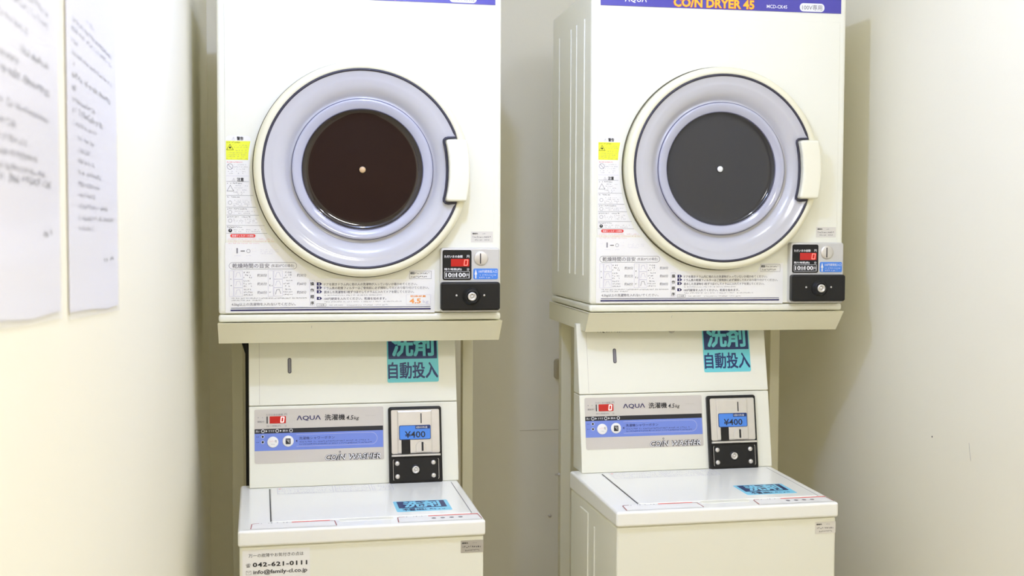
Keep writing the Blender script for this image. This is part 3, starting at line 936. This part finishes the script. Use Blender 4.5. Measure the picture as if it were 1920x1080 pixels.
    b.marks(PP, .0390, .0430, .1600, .0040, h, GREYI, 351, 1)
    b.marks(PP, .0490, .0545, .1600, .0040, h, GREYI, 352, 1)
    b.text(PP, '運転中', .0390, .0545, .1505, .0000 + .1550, h, GREYI)
    b.rect(PP, .0600, .0625, .1480, .1645, h, BLACKI)
    b.text(PP, 'ΛQUΛ', .1285, .1845, .1520, .1645, h, NAVYI, .018)
    b.text(PP, '洗濯機', .1935, .2405, .1515, .1655, h, BLACKI, .015)
    b.text(PP, '4.5', .2435, .2605, .1515, .1620, h, BLACKI, .012, .2)
    b.text(PP, 'kg', .2615, .2735, .1495, .1595, h, BLACKI, .005, .2)
    b.marks(PP, .2880, .3130, .1590, .0030, h, GREYL, 353, 1)
    # black programme stripe
    for k, (xt, xd) in enumerate(((.0350, .0515), (.0640, .0840), (.0965, .1155))):
        b.text(PP, ['洗い', 'すすぎ', '脱水'][k], xt, xd - .0065, .1282, .1330, h, WHITEI)
        b.disc(PP, xd, .1306, .0040, h, WHITEI, 16, .0028)
        if k < 2:
            b.poly(PP, [(xd + .0062, .1282), (xd + .0102, .1306), (xd + .0062, .1330)], h, WHITEI)
    # blue shower button field
    for z in (.1180, .1055):
        b.disc(PP, .0510, z, .0036, h, WHITEI, 16, .0028)
        b.disc(PP, .0510, z, .0026, h, BLACKI, 16)
        b.marks(PP, .0360, .0460, z - .0018, .0036, h, NAVYI, 360, .9)
    b.poly(PP, [(.1260, .1062), (.1295, .1034), (.1295, .1090)], h, NAVYI)
    b.text(PP, '洗濯機シャワーボタン', .1335, .2160, .1085, .1155, h, NAVYI)
    b.marks(PP, .1340, .2990, .1020, .0032, h, NAVYI, 362, .92)
    b.marks(PP, .1340, .3030, .0965, .0032, h, NAVYI, 363, .92)
    arc = [(.128, .0935), (.295, .0935)] + [(.302 + .0135 * math.cos(t), .1072 + .0137 * math.sin(t)) for t in [math.radians(-80 + 20 * k) for k in range(9)]] + [(.295, .1209), (.128, .1209)]
    b.line(PP, arc, .0006, h - .0001, PALEI)
    # COIN WASHER outlined lettering
    for m_, bo, hh, g in ((BLACKI, .075, 0, .0008), (WHITEI, 0.0, .0003, 0.0)):
        b.text(PP, 'CO/N', .1938 - g, .2418 + g, .0592 - g, .0722 + g, h + hh, m_, bo, .22)
        b.text(PP, 'WASHER', .2484 - g, .3232 + g, .0592 - g, .0722 + g, h + hh, m_, bo, .22)
        b.disc(PP, .2278, .0775, .0022 if g else .0010, h + hh, m_, 12)
    npl = b.build('nameplate', cp)
    b = MB()
    b.prism(PP, rrect(.0670, .1040, .1480, .1645, .001), .0008, .0016, REDW)
    b.zero(PP, .0928, .0992, .1506, .1622, .0021, .0020, DIGITW)
    b.build('digit_display', cp)
    for k, (x, z) in enumerate(((.0740, .1050), (.1087, .1062))):
        b = MB()
        b.lathe(PP, x, z, [(.0128, .0008), (.0128, .0018), (.0115, .0026), (0, .0027)], LABEL, 28)
        if k:
            b.poly(PP, rrect(x - .0058, x + .0055, z - .0070, z + .0062, .001), .0030, BLACKI)
            for q in range(3):
                b.line(PP, [(x - .004 + .003 * q, z + .004), (x + .003, z - .004 + .0025 * q)], .0007, .0032, LABEL)
        else:
            b.text(PP, 'シャワー', x - .0085, x + .0035, z - .0005, z + .0042, .0030, PINKI)
            b.text(PP, '有', x + .0040, x + .0090, z - .0015, z + .0052, .0030, GREYI)
            b.marks(PP, x - .004, x + .005, z - .0068, .0030, .0030, GREYI, 371, 1)
        b.build('push_button', cp)
    # ---- coin mechanism
    b = MB()
    b.prism(PP, rrect(.3418, .4680, -.0030, .1785, .006), .0002, .012, BLACKP, .004, 3)
    cm = b.build('coin_mechanism', root, S)
    b = MB()
    b.prism(PP, rrect(.3475, .4625, .0680, .1715, .004), .010, .0140, STEEL, .0010, 1)
    b.prism(PP, [(.362, .0690), (.4440, .0690), (.4440, .1690), (.362, .1690)], .0135, .0175, STEEL, .0030, 2)
    b.prism(PP, [(.4040, .0700), (.4290, .0700), (.4290, .0880), (.4200, .0960), (.4120, .0960), (.4040, .0880)], .017, .0188, STEEL, .0012, 1)
    b.prism(PP, [(.3470, .0618), (.4630, .0618), (.4625, .0665), (.3475, .0665)], .010, .0205, STEEL, .0012, 1)
    b.build('steel_face', cm)
    b = MB()
    b.prism(PP, rrect(.4170, .4195, .1385, .1620, .0008), .0172, .0180, BLACKI)
    b.build('coin_slot', cm)
    b = MB()
    b.prism(PP, rrect(.4180, .4225, .0735, .0945, .0008), .0185, .0193, BLACKI)
    b.build('return_slot', cm)
    b = MB()
    b.prism(PP, [(.3705, .0685), (.3915, .0685), (.3915, .1035), (.3705, .1035)], .0150, .0185, BLACKP, .001, 1)
    b.build('return_lever', cm)
    b = MB()
    b.prism(PP, rrect(.3655, .4405, .1005, .1345, .0035), .0170, .0186, NAVYB)
    b.poly(PP, rrect(.3668, .4392, .1018, .1332, .0028), .0188, BLUEL)
    b.rect(PP, .4040, .4385, .1255, .1330, .0190, NAVYB)
    b.text(PP, '1回の料金', .4060, .4330, .1268, .1318, .0192, WHITEI)
    b.text(PP, '¥400', .3790, .4275, .1050, .1205, .0190, BLACKI, .012)
    b.build('price_label', cm)
    b = MB()
    b.prism(PP, rrect(.3490, .4600, .0035, .0585, .004), .0115, .0150, BLACKP, .0012, 2)
    b.line(PP, [(.3515, .0075), (.3505, .0100), (.3505, .0520), (.3520, .0550)], .0008, .0153, STEEL)
    b.line(PP, [(.4570, .0075), (.4585, .0100), (.4585, .0520), (.4570, .0550)], .0008, .0153, STEEL)
    b.build('lock_plate', cm)
    for x in (.3602, .4458):
        for z in (.0155, .0458):
            b = MB()
            b.lathe(PP, x, z, [(.0056, .0148), (.0052, .0172), (.0020, .0182), (0, .0178)], STEEL, 16)
            b.build('screw', cm)
    b = MB()
    b.lathe(PP, .4033, .0300, [(.0125, .0148), (.0115, .0162), (.0088, .0165)], BLACKP, 32)
    b.lathe(PP, .4033, .0300, [(.0086, .0150), (.0086, .0182), (.0078, .0190), (.0048, .0190), (.0046, .0175), (.0028, .0175), (.0028, .0190), (0, .0190)], STEEL, 32)
    b.rect(PP, .4027, .4039, .0340, .0362, .0193, BLACKI)
    b.build('lock_cylinder', cm)
    # ---- stickers on the cabinet front
    b = MB()
    b.prism(FP, rrect(.4545, .5025, -.0690, -.0428, .001), .0002, .0006, GREYL if contact else PALEL)
    b.text(FP, '連絡先', .4570, .4700, -.0500, -.0465, .0009, BLACKI, .02)
    b.marks(FP, .4765, .4900, -.0495, .0028, .0009, GREYI, 381, .9)
    b.marks(FP, .4585, .4995, -.0585, .0042, .0009, BLACKI, 382, .95)
    b.marks(FP, .4630, .4960, -.0655, .0036, .0009, BLACKI, 383, .9)
    b.build('foil_sticker', root, S)
    if contact:
        b = MB()
        b.prism(FP, rrect(.0090, .1430, -.170, -.0405, .002), .0002, .0005, LABEL)
        h = .0008
        b.text(FP, '万一の故障やお気付きの点は', .0210, .1300, -.0560, -.0482, h, BLACKI)
        b.text(FP, '☎', .0155, .0245, -.0755, -.0675, h, BLACKI)
        b.text(FP, '042-621-0111', .0290, .1375, -.0755, -.0662, h, BLACKI, .03, 0, 1.12)
        b.line(FP, [(.0160, -.0905), (.0255, -.0905), (.0255, -.0830), (.0160, -.0830)], .0005, h, GREYI, True)
        b.line(FP, [(.0165, -.0835), (.0207, -.0868), (.0250, -.0835)], .0005, h, GREYI)
        b.text(FP, 'info@family-cl.co.jp', .0300, .1375, -.0925, -.0815, h, BLACKI, .02)
        b.marks(FP, .030, .1375, -.1060, .0060, h, BLACKI, 391, .9)
        b.build('contact_label', root, S)
    return root

WL0, WLA = (-0.0828, 2.4319, EYE - 0.6034), 0.0153
WR0, WRA = (0.6961, 2.3990, EYE - 0.5896), 0.0114
def wloc(c, a):
    p = local_loc(c, a, WW / 2, WD / 2)
    return (p[0], p[1], 0.0)
wash_l = make_washer('cream top-loading coin washer with the phone contact label on its front', wloc(WL0, WLA), WLA, -WL0[2], True)
wash_r = make_washer('cream top-loading coin washer without a contact label, its side panel showing', wloc(WR0, WRA), WRA, -WR0[2], False)

# ------------------------------------------------------------------ notices on the left wall
NP = Plane((XL, 0, EYE), (0, 1, 0), (0, 0, 1), (1, 0, 0))
def notice(y0, y1, z0l, z0r, z1, label, rows):
    root = empty('paper_notice', label, 'notice', (XL + .001, (y0 + y1) / 2, EYE + (z0l + z0r) / 2), 0, 'paper notices taped to the wall')
    S = Vector((XL + .001, (y0 + y1) / 2, EYE + (z0l + z0r) / 2))
    b = MB()
    b.prism(NP, [(y0 + .004, z0l + .006), (y0 + .06, z0l + .004), (y0 + .14, z0l * .6 + z0r * .4 + .0065), (y0 + .25, z0l * .3 + z0r * .7 + .004), (y1 - .004, z0r + .007), (y1 - .004, z1 - .01), (y0 + .004, z1 - .01)], .0010, .0016, PAPER)
    for k, (a, e, z, h, m) in enumerate(rows):
        b.marks(NP, a, e, z, h, .0018, m, 400 + k, .85)
    b.build('sheet', root, S)
    b = MB()
    b.prism(NP, [(y0, z0l), (y1, z0r), (y1, z1), (y0, z1)], .0024, .0027, SLEEVE)
    b.build('plastic_sleeve', root, S)
    return root

def zr(y):
    return -.0917 + (612 - y) * .000515
rows = []
for y, a, e, bold in ((20, .32, .52, 0), (42, .02, .97, 0), (60, .0, .97, 0), (83, .0, .14, 0), (104, .0, .97, 0), (124, .0, .06, 0), (146, .0, .94, 1), (171, .0, .10, 1),
                      (190, .0, .52, 0), (212, .0, .70, 2), (233, .0, .54, 0), (258, .10, .47, 0), (280, .10, .39, 0), (300, .10, .51, 0), (322, .10, .66, 0), (344, .10, .62, 0),
                      (365, .10, .48, 0), (386.5, .10, .82, 0), (409, .10, 1.0, 0), (429, .10, .45, 0), (497, .68, .80, 1), (497, .86, .98, 1)):
    rows.append((1.195 + a * .285, 1.195 + e * .285, zr(y) - .004, .0058 + .0012 * bold, GREYI if bold < 1 else BLACKI))
notice(1.163, 1.513, -.083, -.097, .415, 'paper notice in a clear sleeve, with many short lines, nearer the machines', rows)
rows = []
for y, a, e, bold in ((5, -.3, .95, 0), (39, .1, .97, 0), (61, -.2, .96, 0), (100, -.3, .55, 0), (135, .4, .98, 1), (160, -.4, .35, 0), (183, -.5, .97, 1), (231, -.5, .95, 0), (262, -.5, .30, 0),
                      (285, -.5, .50, 0), (308, -.5, .70, 0), (330, -.5, .85, 0), (348, -.5, .98, 1), (437, .80, .93, 1), (437, .95, 1.0, 2)):
    z = 1.085 * (-.077 + (609 - y) * .00043)
    rows.append((.885 + a * .20, .885 + e * .20, z - .004, .0064 + .0012 * bold, GREYI if bold < 1 else BLACKI))
notice(.745, 1.124, -.064, -.079, .43, 'paper notice in a clear sleeve, with wide text lines, farther from the machines', rows)

# ------------------------------------------------------------------ small things behind the machines
b = MB()
b.tube([(-.108, 2.96, EYE - .205), (-.106, 2.965, EYE - .215), (-.100, 2.97, EYE - .235), (-.085, 2.975, EYE - .25), (-.07, 2.98, EYE - .30), (-.07, 2.98, .35), (-.07, 3.0, .12), (-.06, 3.05, .012)], .011, BLACKP, 10)
tag(b.build('drain_hose'), 'black hose behind the washer with the contact label', 'hose')
b = MB()
BP = Plane((0, YB, EYE), (1, 0, 0), (0, 0, 1), (0, -1, 0))
b.prism(BP, rrect(.803, .840, -.437, -.377, .010), 0, .012, TAN, .004, 2)  # small rounded raised tan shape on the back wall
tag(b.build('tan_wall_patch'), 'small tan rounded raised patch on the back wall beside a stand post', 'wall fitting')
b = MB()
b.lathe(BP, .793, -.848, [(.0055, 0), (.0050, .003), (0, .004)], STEEL, 14)
tag(b.build('wall_screw'), 'small screw head in the back wall between the two washers', 'screw')
